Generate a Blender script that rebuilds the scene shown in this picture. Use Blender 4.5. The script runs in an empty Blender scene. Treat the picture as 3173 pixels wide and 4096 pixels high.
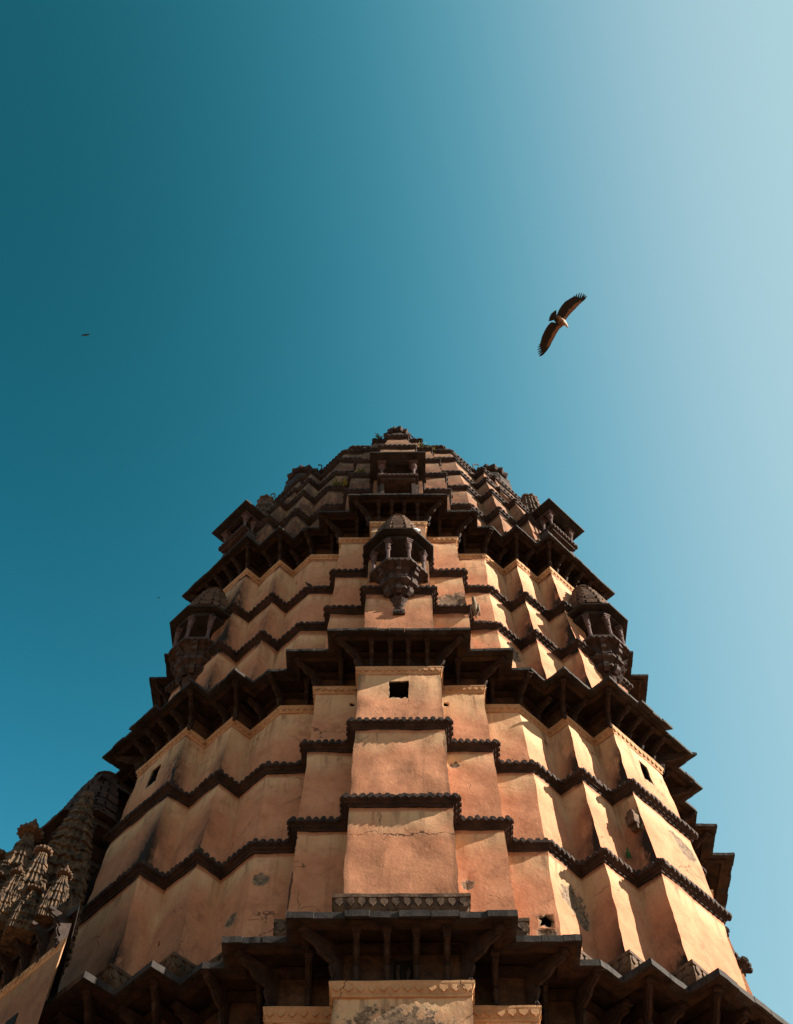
import bpy, bmesh, math, random
from mathutils import Vector, Matrix, noise
random.seed(7)
R = math.radians
scene = bpy.context.scene
col = scene.collection

# ------------------------------------------------------------------ camera
PITCH = 62.2
cam_d = bpy.data.cameras.new('camera'); cam = bpy.data.objects.new('camera', cam_d); col.objects.link(cam)
cam_d.sensor_fit = 'VERTICAL'; cam_d.sensor_height = 24.0; cam_d.lens = 24.0 * 4600 / 4096
cam_d.clip_start = 0.1; cam_d.clip_end = 6000
cam.location = (-0.09, 0, 0)
cam.rotation_euler = (Matrix.Rotation(R(90 + PITCH), 3, 'X') @ Matrix.Rotation(R(-0.3), 3, 'Z')).to_euler()
scene.camera = cam

# ------------------------------------------------------------------ light
EXPO = 1.8
SUN_EL, SUN_AZ = 29.5, 9.5        # degrees; azimuth measured from +x towards the camera (-y)
sd = Vector((math.cos(R(SUN_EL)) * math.cos(R(SUN_AZ)), -math.cos(R(SUN_EL)) * math.sin(R(SUN_AZ)), math.sin(R(SUN_EL))))
sun_d = bpy.data.lights.new('sun', 'SUN'); sun = bpy.data.objects.new('sun', sun_d); col.objects.link(sun)
sun_d.energy = 5.0; sun_d.angle = R(0.5); sun_d.color = (1.0, 0.86, 0.69)
sun.rotation_euler = sd.to_track_quat('Z', 'Y').to_euler(); sun.location = (60, -20, 80)
world = bpy.data.worlds.new('World'); scene.world = world; world.use_nodes = True
nt = world.node_tree; bg = nt.nodes['Background']
sky = nt.nodes.new('ShaderNodeTexSky'); sky.sky_type = 'NISHITA'; sky.sun_disc = False
sky.sun_elevation = R(SUN_EL); sky.sun_rotation = R(90 + SUN_AZ)
sky.air_density = 1.0; sky.dust_density = 3.0; sky.ozone_density = 1.0
# grade of the sky: per channel contrast of the physical sky, saturating towards the sun as film does
def wmath(op, x, y):
    nd = nt.nodes.new('ShaderNodeMath'); nd.operation = op
    for i, q in enumerate((x, y)):
        if isinstance(q, (int, float)): nd.inputs[i].default_value = q
        else: nt.links.new(q, nd.inputs[i])
    return nd.outputs[0]
sep = nt.nodes.new('ShaderNodeSeparateColor'); com = nt.nodes.new('ShaderNodeCombineColor')
nt.links.new(sky.outputs[0], sep.inputs[0])
for ch, (c0, A, N, B) in enumerate(((.676, 2.3, 7.25, 99.4), (1.01, 1.4, 5.5, 7.64), (1.72, 1.3, 7.25, 5.08))):
    x = wmath('POWER', wmath('DIVIDE', sep.outputs[ch], c0), -N)
    x = wmath('ADD', wmath('MULTIPLY', x, B), A)
    nt.links.new(wmath('DIVIDE', 10.0 / 2 ** EXPO, x), com.inputs[ch])
nt.links.new(com.outputs[0], bg.inputs[0])
bg.inputs[1].default_value = 0.10
scene.view_settings.view_transform = 'Standard'; scene.view_settings.look = 'None'
scene.view_settings.exposure = EXPO; scene.view_settings.gamma = 1.0

# ------------------------------------------------------------------ helpers
def tag(o, label=None, cat=None, group=None, kind=None):
    if label: o['label'] = label
    if cat: o['category'] = cat
    if group: o['group'] = group
    if kind: o['kind'] = kind
    return o

def empty(name, loc=(0, 0, 0)):
    o = bpy.data.objects.new(name, None); o.location = loc; o.empty_display_size = .3
    col.objects.link(o); return o

class MB:
    def __init__(s): s.v = []; s.f = []; s.at = {}
    def add(s, vs, fs, **at):
        n = len(s.v); s.v += [tuple(v) for v in vs]; s.f += [tuple(i + n for i in f) for f in fs]
        for k, a in at.items():
            s.at.setdefault(k, {}); s.at[k].update({n + i: x for i, x in enumerate(a)})
        return n
    def box(s, c, sx, sy, sz, rz=0):
        m = Matrix.Rotation(rz, 3, 'Z'); c = Vector(c)
        vs = [c + m @ Vector((x * sx / 2, y * sy / 2, z * sz / 2)) for x in (-1, 1) for y in (-1, 1) for z in (-1, 1)]
        s.add(vs, [(0, 1, 3, 2), (4, 6, 7, 5), (0, 4, 5, 1), (2, 3, 7, 6), (0, 2, 6, 4), (1, 5, 7, 3)])
    def prism(s, pts2, origin, ax, ay, an, th):
        """outline pts2 in (ax,ay) plane, thickness th along an, centred"""
        o = Vector(origin); n = len(pts2)
        a = [o + ax * p[0] + ay * p[1] - an * th / 2 for p in pts2]
        b = [v + an * th for v in a]
        s.add(a + b, [tuple(range(n))[::-1], tuple(range(n, 2 * n))] + [(i, (i + 1) % n, n + (i + 1) % n, n + i) for i in range(n)])
    def lathe(s, prof, c, n=12, sq=None, rot=0):
        """prof [(r,z)]; c centre"""
        vs = []
        for r, z in prof:
            for k in range(n):
                a = rot + 2 * math.pi * k / n
                vs.append((c[0] + r * math.cos(a), c[1] + r * math.sin(a), c[2] + z))
        fs = [(j * n + k, j * n + (k + 1) % n, (j + 1) * n + (k + 1) % n, (j + 1) * n + k) for j in range(len(prof) - 1) for k in range(n)]
        fs.append(tuple(range(n))[::-1]); fs.append(tuple(range((len(prof) - 1) * n, len(prof) * n)))
        s.add(vs, fs)
    def build(s, name, mat, parent=None, smooth=False, jit=0.0, jf=0.8, loc=None, rz=0):
        me = bpy.data.meshes.new(name)
        vs = s.v
        if jit:
            out = []
            for v in vs:
                w = Vector(v)
                out.append(w + noise.noise_vector(w * jf) * jit + noise.noise_vector(w * jf * 5) * jit * .35)
            vs = out
        me.from_pydata([tuple(v) for v in vs], [], s.f)
        for k, d in s.at.items():
            a = me.attributes.new(k, 'FLOAT', 'POINT')
            arr = [0.0] * len(vs)
            for i, x in d.items(): arr[i] = x
            a.data.foreach_set('value', arr)
        me.materials.append(mat); me.update()
        bm = bmesh.new(); bm.from_mesh(me); bmesh.ops.recalc_face_normals(bm, faces=bm.faces); bm.to_mesh(me); bm.free()
        if smooth: me.polygons.foreach_set('use_smooth', [True] * len(me.polygons))
        o = bpy.data.objects.new(name, me); col.objects.link(o)
        if parent: o.parent = parent
        if loc: o.location = loc
        o.rotation_euler.z = rz
        return o

def instance(src, name, parent, loc, rz, scale=1.0):
    o = src.copy(); o.name = name; col.objects.link(o); o.parent = parent
    o.location = loc; o.rotation_euler = (0, 0, rz); o.scale = (scale,) * 3
    return o

# ------------------------------------------------------------------ materials
class NT:
    def __init__(s, name):
        s.m = bpy.data.materials.new(name); s.m.use_nodes = True; s.t = s.m.node_tree
        s.b = s.t.nodes['Principled BSDF']; s.b.inputs['Specular IOR Level'].default_value = .2
        s.co = s.t.nodes.new('ShaderNodeTexCoord').outputs['Object']
        s.geo = s.t.nodes.new('ShaderNodeNewGeometry')
    def n(s, typ, **kw):
        nd = s.t.nodes.new(typ)
        for k, v in kw.items():
            if k.startswith('i_'):
                nd.inputs[k[2:].replace('_', ' ')].default_value = v
            else: setattr(nd, k, v)
        return nd
    def link(s, a, b): s.t.links.new(a, b)
    def pos(s, sc=(1, 1, 1)):
        mp = s.n('ShaderNodeMapping'); s.link(s.geo.outputs['Position'], mp.inputs[0]); mp.inputs['Scale'].default_value = sc
        return mp.outputs[0]
    def noise(s, scale, detail=6, rough=.6, sc=(1, 1, 1), dist=0):
        nd = s.n('ShaderNodeTexNoise'); nd.inputs['Scale'].default_value = scale; nd.inputs['Detail'].default_value = detail
        nd.inputs['Roughness'].default_value = rough; nd.inputs['Distortion'].default_value = dist
        s.link(s.pos(sc), nd.inputs['Vector']); return nd.outputs['Fac']
    def ramp(s, src, a, b, lo=0., hi=1.):
        nd = s.n('ShaderNodeMapRange'); nd.inputs['From Min'].default_value = a; nd.inputs['From Max'].default_value = b
        nd.inputs['To Min'].default_value = lo; nd.inputs['To Max'].default_value = hi
        s.link(src, nd.inputs['Value']); return nd.outputs[0]
    def attr(s, name):
        nd = s.n('ShaderNodeAttribute'); nd.attribute_name = name; return nd.outputs['Fac']
    def math(s, op, a, b=None, clamp=False):
        nd = s.n('ShaderNodeMath'); nd.operation = op; nd.use_clamp = clamp
        for i, x in enumerate((a, b)):
            if x is None: continue
            if isinstance(x, (int, float)): nd.inputs[i].default_value = x
            else: s.link(x, nd.inputs[i])
        return nd.outputs[0]
    def mix(s, f, a, b, mode='MIX'):
        nd = s.n('ShaderNodeMix'); nd.data_type = 'RGBA'; nd.blend_type = mode
        if isinstance(f, (int, float)): nd.inputs['Factor'].default_value = f
        else: s.link(f, nd.inputs['Factor'])
        for k, x in (('A', a), ('B', b)):
            if isinstance(x, tuple): nd.inputs[k].default_value = (*x, 1)
            else: s.link(x, nd.inputs[k])
        return nd.outputs['Result']
    def bump(s, h, strength=.4, dist=.05):
        nd = s.n('ShaderNodeBump'); nd.inputs['Strength'].default_value = strength; nd.inputs['Distance'].default_value = dist
        s.link(h, nd.inputs['Height']); s.link(nd.outputs[0], s.b.inputs['Normal'])
    def crack(s, scale, width, sc=(1, 1, 1)):
        nz = s.n('ShaderNodeTexNoise'); nz.inputs['Scale'].default_value = 1.3; nz.inputs['Detail'].default_value = 4
        s.link(s.geo.outputs['Position'], nz.inputs['Vector'])
        ad = s.n('ShaderNodeVectorMath'); ad.operation = 'MULTIPLY_ADD'
        s.link(nz.outputs['Color'], ad.inputs[0]); ad.inputs[1].default_value = (1.1, 1.1, 1.1); s.link(s.pos(sc), ad.inputs[2])
        vo = s.n('ShaderNodeTexVoronoi'); vo.feature = 'DISTANCE_TO_EDGE'; vo.inputs['Scale'].default_value = scale
        s.link(ad.outputs[0], vo.inputs['Vector'])
        return s.ramp(vo.outputs['Distance'], 0, width, 1, 0)
    def done(s, colr, rough=.9):
        s.link(colr, s.b.inputs['Base Color']); s.b.inputs['Roughness'].default_value = rough
        return s.m

def plaster(name, salmon, deep, cream, use_attr=True):
    t = NT(name)
    n1 = t.noise(.55, 5, .6); n2 = t.noise(2.3, 8, .65); n3 = t.noise(11, 6, .7); n4 = t.noise(1.1, 6, .6, dist=1.2)
    c = t.mix(t.ramp(n1, .35, .68), deep, salmon)
    c = t.mix(t.ramp(n2, .45, .75, 0, .55), c, tuple(x * 1.22 for x in salmon))
    c = t.mix(t.ramp(n4, .52, .72, 0, .5), c, tuple(x * .66 for x in deep))
    n6 = t.noise(4.6, 9, .72, dist=.5); n7 = t.noise(24, 4, .6, sc=(1, 1, .6))
    c = t.mix(t.ramp(n6, .54, .68, 0, .5), c, tuple(x * .62 for x in deep)); c = t.mix(t.ramp(n6, .30, .44, .42, 0), c, tuple(x * 1.35 for x in salmon))
    c = t.mix(t.ramp(n7, .58, .72, 0, .35), c, tuple(x * .55 for x in deep))
    if use_attr:
        hf = t.attr('hf')
        h2 = t.math('ADD', hf, t.ramp(n1, .3, .7, -.55, .55)); h2 = t.math('ADD', h2, t.ramp(n2, .3, .7, -.3, .3))
        top = t.ramp(h2, .05, 1.35, 1, 0)
        c = t.mix(t.math('MULTIPLY', top, .8), c, cream)
        # dirty runs below the courses
        streak = t.noise(1.0, 6, .65, sc=(2.6, 2.6, .22))
        run = t.math('MULTIPLY', t.ramp(streak, .52, .64), t.ramp(hf, .0, 1.25, 1, 0))
        c = t.mix(t.math('MULTIPLY', run, .6), c, (.05, .03, .02))
        st2 = t.noise(.9, 7, .7, sc=(3.4, 3.4, .16)); big = t.ramp(t.noise(.28, 3, .5), .42, .62)
        c = t.mix(t.math('MULTIPLY', t.math('MULTIPLY', t.ramp(st2, .54, .68), big), .42), c, tuple(x * .42 for x in deep))
        sn = t.math('MULTIPLY', t.ramp(t.noise(.75, 8, .72), .56, .66), .38)
        c = t.mix(sn, c, tuple(x * .5 for x in deep))
        # black weathering, plus shading painted on the left faces
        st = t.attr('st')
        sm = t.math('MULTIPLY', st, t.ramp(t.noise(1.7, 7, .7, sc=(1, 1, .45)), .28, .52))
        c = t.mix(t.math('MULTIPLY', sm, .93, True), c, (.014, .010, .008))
        ch = t.attr('chip')
        chn = t.math('ADD', ch, t.ramp(t.noise(3.2, 7, .7), .2, .8, -.32, .32))
        chm = t.ramp(chn, .47, .52)
        rub = t.mix(t.ramp(t.noise(6, 6, .75), .38, .62), (.05, .034, .025), (.20, .14, .095))
        c = t.mix(chm, c, rub)
        rim = t.math('MULTIPLY', t.ramp(chn, .38, .47), t.math('SUBTRACT', 1, chm))
        c = t.mix(t.math('MULTIPLY', rim, .5), c, (0.2516, 0.1924, 0.1332))
    # pits and small losses
    pit = t.ramp(t.noise(7.5, 3, .5), .74, .77)
    c = t.mix(t.math('MULTIPLY', pit, .75), c, (0.0518, 0.0259, 0.0148))
    pale = t.ramp(t.noise(3.6, 4, .5, dist=.6), .73, .75)
    c = t.mix(t.math('MULTIPLY', pale, .4), c, (0.2812, 0.2072, 0.1406))
    mask = t.ramp(t.noise(.35, 2, .5), .53, .58)
    cr = t.math('MULTIPLY', t.crack(.30, .007), mask)
    cr2 = t.math('MULTIPLY', t.crack(1.9, .008), t.math('MULTIPLY', t.ramp(t.noise(.8, 2, .5), .58, .63), .45))
    cra = t.math('MAXIMUM', cr, cr2)
    c = t.mix(t.math('MULTIPLY', cra, .85), c, (0.0222, 0.0111, 0.0074))
    if use_attr:
        sx = t.n('ShaderNodeSeparateXYZ'); t.link(t.geo.outputs['Position'], sx.inputs[0])
        wob = t.math('ADD', t.ramp(t.noise(1.4, 3, .5), 0, 1, -.45, .45), t.ramp(t.noise(6, 3, .5), 0, 1, -.1, .1))
        dz = t.math('ABSOLUTE', t.math('SUBTRACT', t.math('ADD', sx.outputs[2], wob), 30.08))
        on = t.math('MULTIPLY', t.math('LESS_THAN', t.math('ABSOLUTE', sx.outputs[0]), 1.85), t.math('LESS_THAN', sx.outputs[1], 29.5))
        hc = t.math('MULTIPLY', t.ramp(dz, .008, .03, 1, 0), on); cra = t.math('MAXIMUM', cra, hc); c = t.mix(t.math('MULTIPLY', hc, .9), c, (.02, .01, .007))
        dx = t.math('ABSOLUTE', t.math('ADD', t.math('ADD', sx.outputs[0], t.math('MULTIPLY', wob, .35)), 3.78))
        on2 = t.math('MULTIPLY', t.math('LESS_THAN', sx.outputs[2], 31.2), t.math('LESS_THAN', sx.outputs[1], 31.0))
        vc = t.math('MULTIPLY', t.ramp(dx, .02, .05, 1, 0), on2); c = t.mix(t.math('MULTIPLY', vc, .9), c, (.015, .008, .006))
    h = t.math('ADD', t.math('MULTIPLY', n2, .8), t.math('MULTIPLY', n3, .35))
    h = t.math('SUBTRACT', h, t.math('MULTIPLY', cra, .5)); h = t.math('SUBTRACT', h, t.math('MULTIPLY', pit, .5))
    if use_attr: h = t.math('SUBTRACT', h, t.math('MULTIPLY', chm, .9))
    t.bump(h, .55, .05)
    return t.done(c, .92)

M_wall = plaster('plaster_salmon', (0.395, 0.188, 0.108), (0.30, 0.128, 0.069), (0.47, 0.32, 0.19))
M_corn = plaster('plaster_cornice', (0.38, 0.23, 0.13), (0.27, 0.145, 0.075), (0.34, 0.25, 0.14), False)
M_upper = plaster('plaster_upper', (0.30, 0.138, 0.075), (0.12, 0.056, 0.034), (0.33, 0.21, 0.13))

def stone(name, dark, lite, lam=.55, sc=1.0, ochre=None, rough=.85, bs=.7):
    t = NT(name)
    a = t.noise(1.6 * sc, 8, .7); b = t.noise(7 * sc, 6, .7); d = t.noise(.5 * sc, 3, .5)
    c = t.mix(t.ramp(a, .38, lam + .15), dark, lite)
    if ochre: c = t.mix(t.math('MULTIPLY', t.ramp(t.noise(.9, 6, .65, dist=.8), .5, .66), .5), c, ochre)
    c = t.mix(t.ramp(b, .5, .75, 0, .5), c, tuple(x * .5 for x in dark))
    t.bump(t.math('ADD', a, t.math('MULTIPLY', b, .6)), bs, .04)
    return t.done(c, rough)

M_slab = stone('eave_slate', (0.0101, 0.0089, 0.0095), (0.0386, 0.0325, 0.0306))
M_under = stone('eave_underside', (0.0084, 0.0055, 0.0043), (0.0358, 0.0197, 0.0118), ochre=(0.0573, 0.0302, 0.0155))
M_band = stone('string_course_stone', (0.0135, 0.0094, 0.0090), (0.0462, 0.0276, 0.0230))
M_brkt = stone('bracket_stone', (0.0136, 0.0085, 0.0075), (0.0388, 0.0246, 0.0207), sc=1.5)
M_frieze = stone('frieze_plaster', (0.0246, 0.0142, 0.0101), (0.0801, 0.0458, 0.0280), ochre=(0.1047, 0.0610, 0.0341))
M_balc = stone('balcony_stone', (0.0231, 0.0153, 0.0136), (0.0693, 0.0461, 0.0413), sc=1.5)
M_pill = stone('pillar_stone', (0.0554, 0.0339, 0.0341), (0.1016, 0.0678, 0.0680), sc=1.5)
M_roof = stone('balcony_roof_stone', (0.0420, 0.0212, 0.0135), (0.1121, 0.0654, 0.0411), sc=2)
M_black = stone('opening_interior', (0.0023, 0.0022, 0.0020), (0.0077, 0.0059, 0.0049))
M_spire = stone('spire_stone', (.010, .007, .005), (.095, .058, .033), lam=.45, sc=2.2, bs=1.0)
M_mold = stone('base_moulding', (0.0347, 0.0211, 0.0149), (0.1386, 0.0847, 0.0527), sc=1.2)

# ------------------------------------------------------------------ tower plan
YC = 44.0
S2 = math.sqrt(2)
T1 = {-1.6: (2.2, 4.3, 16.0, 14.9, 13.8, 13.8, 14.95, 16.1, 3.8, 1.9),
      23.7: (2.02, 4.05, 15.65, 14.55, 13.48, 13.45, 14.6, 15.8, 3.8, 1.9)}
T2 = {23.7: (1.93, 3.87, 15.62, 14.52, 13.46, 13.33, 14.47, 15.65, 3.75, 1.86),
      31.8: (1.84, 3.76, 15.47, 14.36, 13.3, 13.2, 14.35, 15.5, 3.75, 1.85),
      36.4: (1.77, 3.66, 15.28, 14.17, 13.09, 13.05, 14.15, 15.2, 3.75, 1.87),
      40.6: (1.74, 3.61, 14.97, 13.94, 12.92, 12.8, 13.87, 14.95, 3.45, 1.65)}
T3 = {40.6: (1.67, 3.52, 14.82, 13.77, 12.72, 12.5, 13.55, 14.7, 3.75, 1.85),
      47.5: (1.57, 3.36, 14.62, 13.52, 12.56, 12.28, 13.28, 14.4, 3.75, 1.85),
      51.2: (1.5, 3.25, 14.4, 13.37, 12.37, 12.07, 13.1, 14.15, 3.76, 1.9),
      55.5: (1.44, 3.16, 14.03, 13.03, 11.96, 11.85, 12.86, 13.82, 3.53, 1.82)}
T4 = {55.5: (1.44, 3.1, 13.95, 12.95, 11.95, 11.7, 12.7, 13.7, 3.75, 1.9),
      62.3: (1.44, 3.06, 13.55, 12.52, 11.48, 11.23, 12.28, 13.2, 3.58, 2.0),
      65.6: (1.4, 2.91, 13.13, 11.98, 11.08, 10.93, 11.83, 12.4, 3.38, 1.8),
      69.2: (1.04, 2.64, 12.28, 11.28, 10.38, 10.25, 11.15, 11.3, 2.78, 1.65),
      72.6: (.55, 2.2, 11.52, 10.56, 9.8, 9.74, 10.54, 10.72, 2.05, 1.1),
      73.1: (.52, 2.0, 11.2, 10.45, 9.7, 9.62, 9.74, 9.78, 1.9, 1.0),
      75.0: (.42, 1.54, 10.45, 10.15, 9.28, 9.22, 9.3, 9.34, 1.6, .8),
      77.0: (.4, 1.35, 9.3, 9.1, 8.65, 8.42, 8.5, 8.54, 1.4, .7),
      79.0: (.35, 1.1, 8.1, 7.9, 7.6, 7.35, 7.43, 7.47, 1.2, .6),
      82.0: (.3, .9, 6.1, 5.9, 5.7, 5.5, 5.57, 5.6, 1.0, .5),
      85.0: (.2, .6, 4.0, 3.9, 3.7, 3.5, 3.55, 3.6, .7, .4)}

def params(T, z):
    ks = sorted(T)
    if z <= ks[0]: return T[ks[0]]
    for a, b in zip(ks, ks[1:]):
        if z <= b:
            t = (z - a) / (b - a); return tuple(x + (y - x) * t for x, y in zip(T[a], T[b]))
    return T[ks[-1]]

def ring(P, p=0.0):
    a0, a1, R0, R1, R2, u1, u2, u3, v1, v2 = P
    a0 += p; a1 += p; R0 += p; R1 += p; R2 += p; u1 += p; u2 += p; u3 += p; v1 += p; v2 += p
    uv = lambda u, v: ((u - v) / S2, (u + v) / S2)
    A = [(a0, R0), (a0, R1), (a1, R1), (a1, R2), (S2 * u1 - R2, R2), uv(u1, v1), uv(u2, v1), uv(u2, v2), uv(u3, v2)]
    q = [(x, -r) for x, r in A] + [(r, -x) for x, r in reversed(A)]
    out = []
    for k in range(4):
        for x, y in q:
            for _ in range(k): x, y = -y, x
            out.append((x, y + YC))
    return out                                   # 72 points, counter-clockwise, starting right of front centre

NR = 72
FRONT = set(range(0, 19)) | set(range(52, 72))   # faces towards the camera (edge i -> i+1)
VIS = set(range(0, 17)) | set(range(54, 72))

def divs(P, p, step):
    r = ring(P, p); out = []
    for i in range(NR):
        a = Vector(r[i]); b = Vector(r[(i + 1) % NR]); L = (b - a).length
        out.append(max(1, int(math.ceil(L / (step if i in FRONT else step * 4)))))
    return out

def dring(P, p, nd):
    r = ring(P, p); out = []
    for i in range(NR):
        a = r[i]; b = r[(i + 1) % NR]
        for k in range(nd[i]):
            t = k / nd[i]; out.append((a[0] + (b[0] - a[0]) * t, a[1] + (b[1] - a[1]) * t))
    return out

def loft(mb, T, prof, step=.5, P=None):
    """prof: [(p, z)] -> closed sweep round the tower"""
    P0 = P or params(T, prof[0][1]); nd = divs(P0, .3, step); rows = [[(x, y, z) for x, y in dring(P or params(T, z), p, nd)] for p, z in prof]
    n = len(rows[0]); vs = [v for r_ in rows for v in r_]
    fs = [(j * n + k, j * n + (k + 1) % n, (j + 1) * n + (k + 1) % n, (j + 1) * n + k) for j in range(len(prof) - 1) for k in range(n)]
    mb.add(vs, fs)

def along(P, p, pitch, faces=FRONT, margin=.0):
    """evenly spaced stations on the ring edges: (point, tangent, normal)"""
    r = ring(P, p)
    for i in range(NR):
        if i not in faces: continue
        a = Vector(r[i]); b = Vector(r[(i + 1) % NR]); L = (b - a).length
        if L < .25: continue
        t = (b - a) / L; nrm = Vector((t.y, -t.x)); n = max(1, round((L - 2 * margin) / pitch))
        for k in range(n):
            s = margin + (L - 2 * margin) * (k + .5) / n
            yield i, a + t * s, t, nrm, (L - 2 * margin) / n

temple = empty('temple_tower', (0, YC, -1.6))
tag(temple, 'tall salmon plastered temple tower with dark stone eaves and zigzag faces filling the frame', 'temple tower')
def part(mb, name, mat, **k):
    o = mb.build(name, mat, None, **k); o.parent = temple; o.matrix_parent_inverse = Matrix.Translation((0, -YC, 1.6)); return o
def adopt(o, par, world_loc=None):
    o.parent = par

# ------------------------------------------------------------------ walls with real openings
def wall(name, T, z0, z1, courses, mat, stain_shadef, chips=(), holes=(), stepf=.22):
    """holes: dict face -> list of (s_center_m, z_center, w, h, depth, round)"""
    mb = MB(); inner = MB()
    P0 = params(T, (z0 + z1) / 2)
    tops = sorted(courses)
    def hfof(z):
        for c in tops:
            if z <= c: return (c - z) * (.55 if c == tops[-1] and c < 60 else 1)
        return 3.0
    def hbot(z):
        lo = [c for c in tops if c < z]
        return z - lo[-1] if lo else z - z0
    r0 = ring(P0)
    for i in range(NR):
        a = Vector(r0[i]); b = Vector(r0[(i + 1) % NR]); L = (b - a).length
        step = stepf if i in FRONT else 1.5
        ss = [k / max(1, math.ceil(L / step)) for k in range(max(1, math.ceil(L / step)) + 1)]
        zstep = stepf * 1.3 if i in FRONT else 1.5
        nz = math.ceil((z1 - z0) / zstep); zs = [z0 + (z1 - z0) * k / nz for k in range(nz + 1)]
        hl = [h for h in holes if h[0] == i]
        for h in hl:
            for e in ((h[1] - h[3] / 2) / L + .5, (h[1] + h[3] / 2) / L + .5):
                ss = [x for x in ss if abs(x - e) * L > .03] + [e]
            for e in (h[2] - h[4] / 2, h[2] + h[4] / 2):
                zs = [x for x in zs if abs(x - e) > .03] + [e]
        ss = sorted(ss); zs = sorted(zs)
        idx = {}; vs = []; hf = []; st = []; chv = []
        face_t = i % 18
        for zi, z in enumerate(zs):
            rr = ring(params(T, z)); A = Vector(rr[i]); B = Vector(rr[(i + 1) % NR])
            for si, s in enumerate(ss):
                q = A + (B - A) * s
                idx[(si, zi)] = len(vs); vs.append((q.x, q.y, z))
                dcv = (L - s * L) if face_t in (4, 6, 9, 11) else (s * L if face_t in (5, 7, 10, 12) else 9)
                hf.append(hfof(z) * (1 - .6 * math.exp(-dcv / .4))); st.append(stain_shadef(i, face_t, s * L, L, z, hfof(z), hbot(z)))
                c = 0.0
                for (fi, sc_, zc_, rw, rh) in chips:
                    if fi == i:
                        d = math.hypot(((s - .5) * L - sc_) / rw, (z - zc_) / rh)
                        c = max(c, 1 - .5 * d)
                chv.append(max(0, c))
                if c > .5:
                    tt_ = (B - A).normalized(); dd_ = min(.07, (c - .5) * .5); x_, y_, z_ = vs[-1]; vs[-1] = (x_ - tt_.y * dd_, y_ + tt_.x * dd_, z_)
        fs = []
        for zi in range(len(zs) - 1):
            for si in range(len(ss) - 1):
                sm = ((ss[si] + ss[si + 1]) / 2 - .5) * L; zm = (zs[zi] + zs[zi + 1]) / 2
                if any(abs(sm - h[1]) < h[3] / 2 and abs(zm - h[2]) < h[4] / 2 for h in hl): continue
                fs.append((idx[si, zi], idx[si + 1, zi], idx[si + 1, zi + 1], idx[si, zi + 1]))
        mb.add(vs, fs, hf=hf, st=st, chip=chv)
        for h in hl:                               # reveal and interior of each opening
            _, sc_, zc_, w, hh, dep, rnd = h
            rr = ring(params(T, zc_)); A = Vector(rr[i]); B = Vector(rr[(i + 1) % NR]); t = (B - A).normalized(); nr = Vector((t.y, -t.x))
            def P3(s, z, d):
                r_ = ring(params(T, z)); a_ = Vector(r_[i]); b_ = Vector(r_[(i + 1) % NR])
                q = a_ + (b_ - a_) * (.5 + s / L) - nr * d
                return (q.x, q.y, z)
            cor = [(sc_ - w / 2, zc_ - hh / 2), (sc_ + w / 2, zc_ - hh / 2), (sc_ + w / 2, zc_ + hh / 2), (sc_ - w / 2, zc_ + hh / 2)]
            rs = random.Random(int(zc_ * 100) + i)
            if rnd:
                N = 16; out = []; sq = []
                for k in range(N):
                    an = 2 * math.pi * k / N + math.pi / 4
                    jr = 1 + rs.uniform(-.16, .16) * (2 if rnd > 1 else 1)
                    out.append((sc_ + math.cos(an) * w * .40 * jr, zc_ + math.sin(an) * hh * .40 * jr))
                    m = max(abs(math.cos(an)), abs(math.sin(an)))
                    sq.append((sc_ + math.cos(an) / m * w / 2, zc_ + math.sin(an) / m * hh / 2))
            else:
                out = []; sq = []
                for e in range(4):
                    p, q = cor[e], cor[(e + 1) % 4]
                    for k in range(6):
                        tt = k / 6; x = p[0] + (q[0] - p[0]) * tt; z = p[1] + (q[1] - p[1]) * tt; sq.append((x, z))
                        jx, jz = rs.uniform(.0, .04), rs.uniform(.0, .04) + (.09 * rs.random() if e == 0 and 0 < k else 0)
                        out.append((x + (jx if x < sc_ else -jx), z + (jz if z < zc_ and e == 0 else (-.02 if e == 2 else 0))))
            n = len(out)
            mb.add([P3(*p, 0) for p in sq] + [P3(*p, .0) for p in out] + [P3(*p, .07) for p in out],
                   [(k, (k + 1) % n, n + (k + 1) % n, n + k) for k in range(n)] + [(n + k, n + (k + 1) % n, 2 * n + (k + 1) % n, 2 * n + k) for k in range(n)],
                   hf=[hfof(zc_)] * 3 * n, st=[0.1] * 3 * n, chip=[(.0 if k < n else .75) * (1 if rnd > 1 or not rnd else .5) for k in range(3 * n)])
            m2 = MB()
            m2.add([P3(*p, .07) for p in out] + [P3(*p, dep) for p in out], [(k, (k + 1) % n, n + (k + 1) % n, n + k) for k in range(n)] + [tuple(range(n, 2 * n))])
            o = part(m2, 'window' if not rnd else 'putlog_hole', M_black)
    return part(mb, name, mat, jit=.055, jf=1.0, smooth=True)

def stain_shade2(i, ft, s, L, z, hf, hb):
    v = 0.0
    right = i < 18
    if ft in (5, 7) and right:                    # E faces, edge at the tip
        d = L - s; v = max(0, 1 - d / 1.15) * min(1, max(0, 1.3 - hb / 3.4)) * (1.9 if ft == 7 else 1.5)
    if not right and ft in (9, 11, 8, 10, 12):        # left side: soot, with shading painted into the D faces
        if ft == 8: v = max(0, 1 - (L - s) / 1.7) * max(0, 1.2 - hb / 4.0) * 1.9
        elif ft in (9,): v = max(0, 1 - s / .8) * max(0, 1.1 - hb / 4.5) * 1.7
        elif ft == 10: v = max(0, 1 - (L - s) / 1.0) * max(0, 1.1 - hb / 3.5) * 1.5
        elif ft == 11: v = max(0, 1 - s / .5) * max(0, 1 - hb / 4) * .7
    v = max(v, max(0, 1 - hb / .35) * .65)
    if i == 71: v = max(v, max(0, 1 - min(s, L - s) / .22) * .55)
    return v

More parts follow.
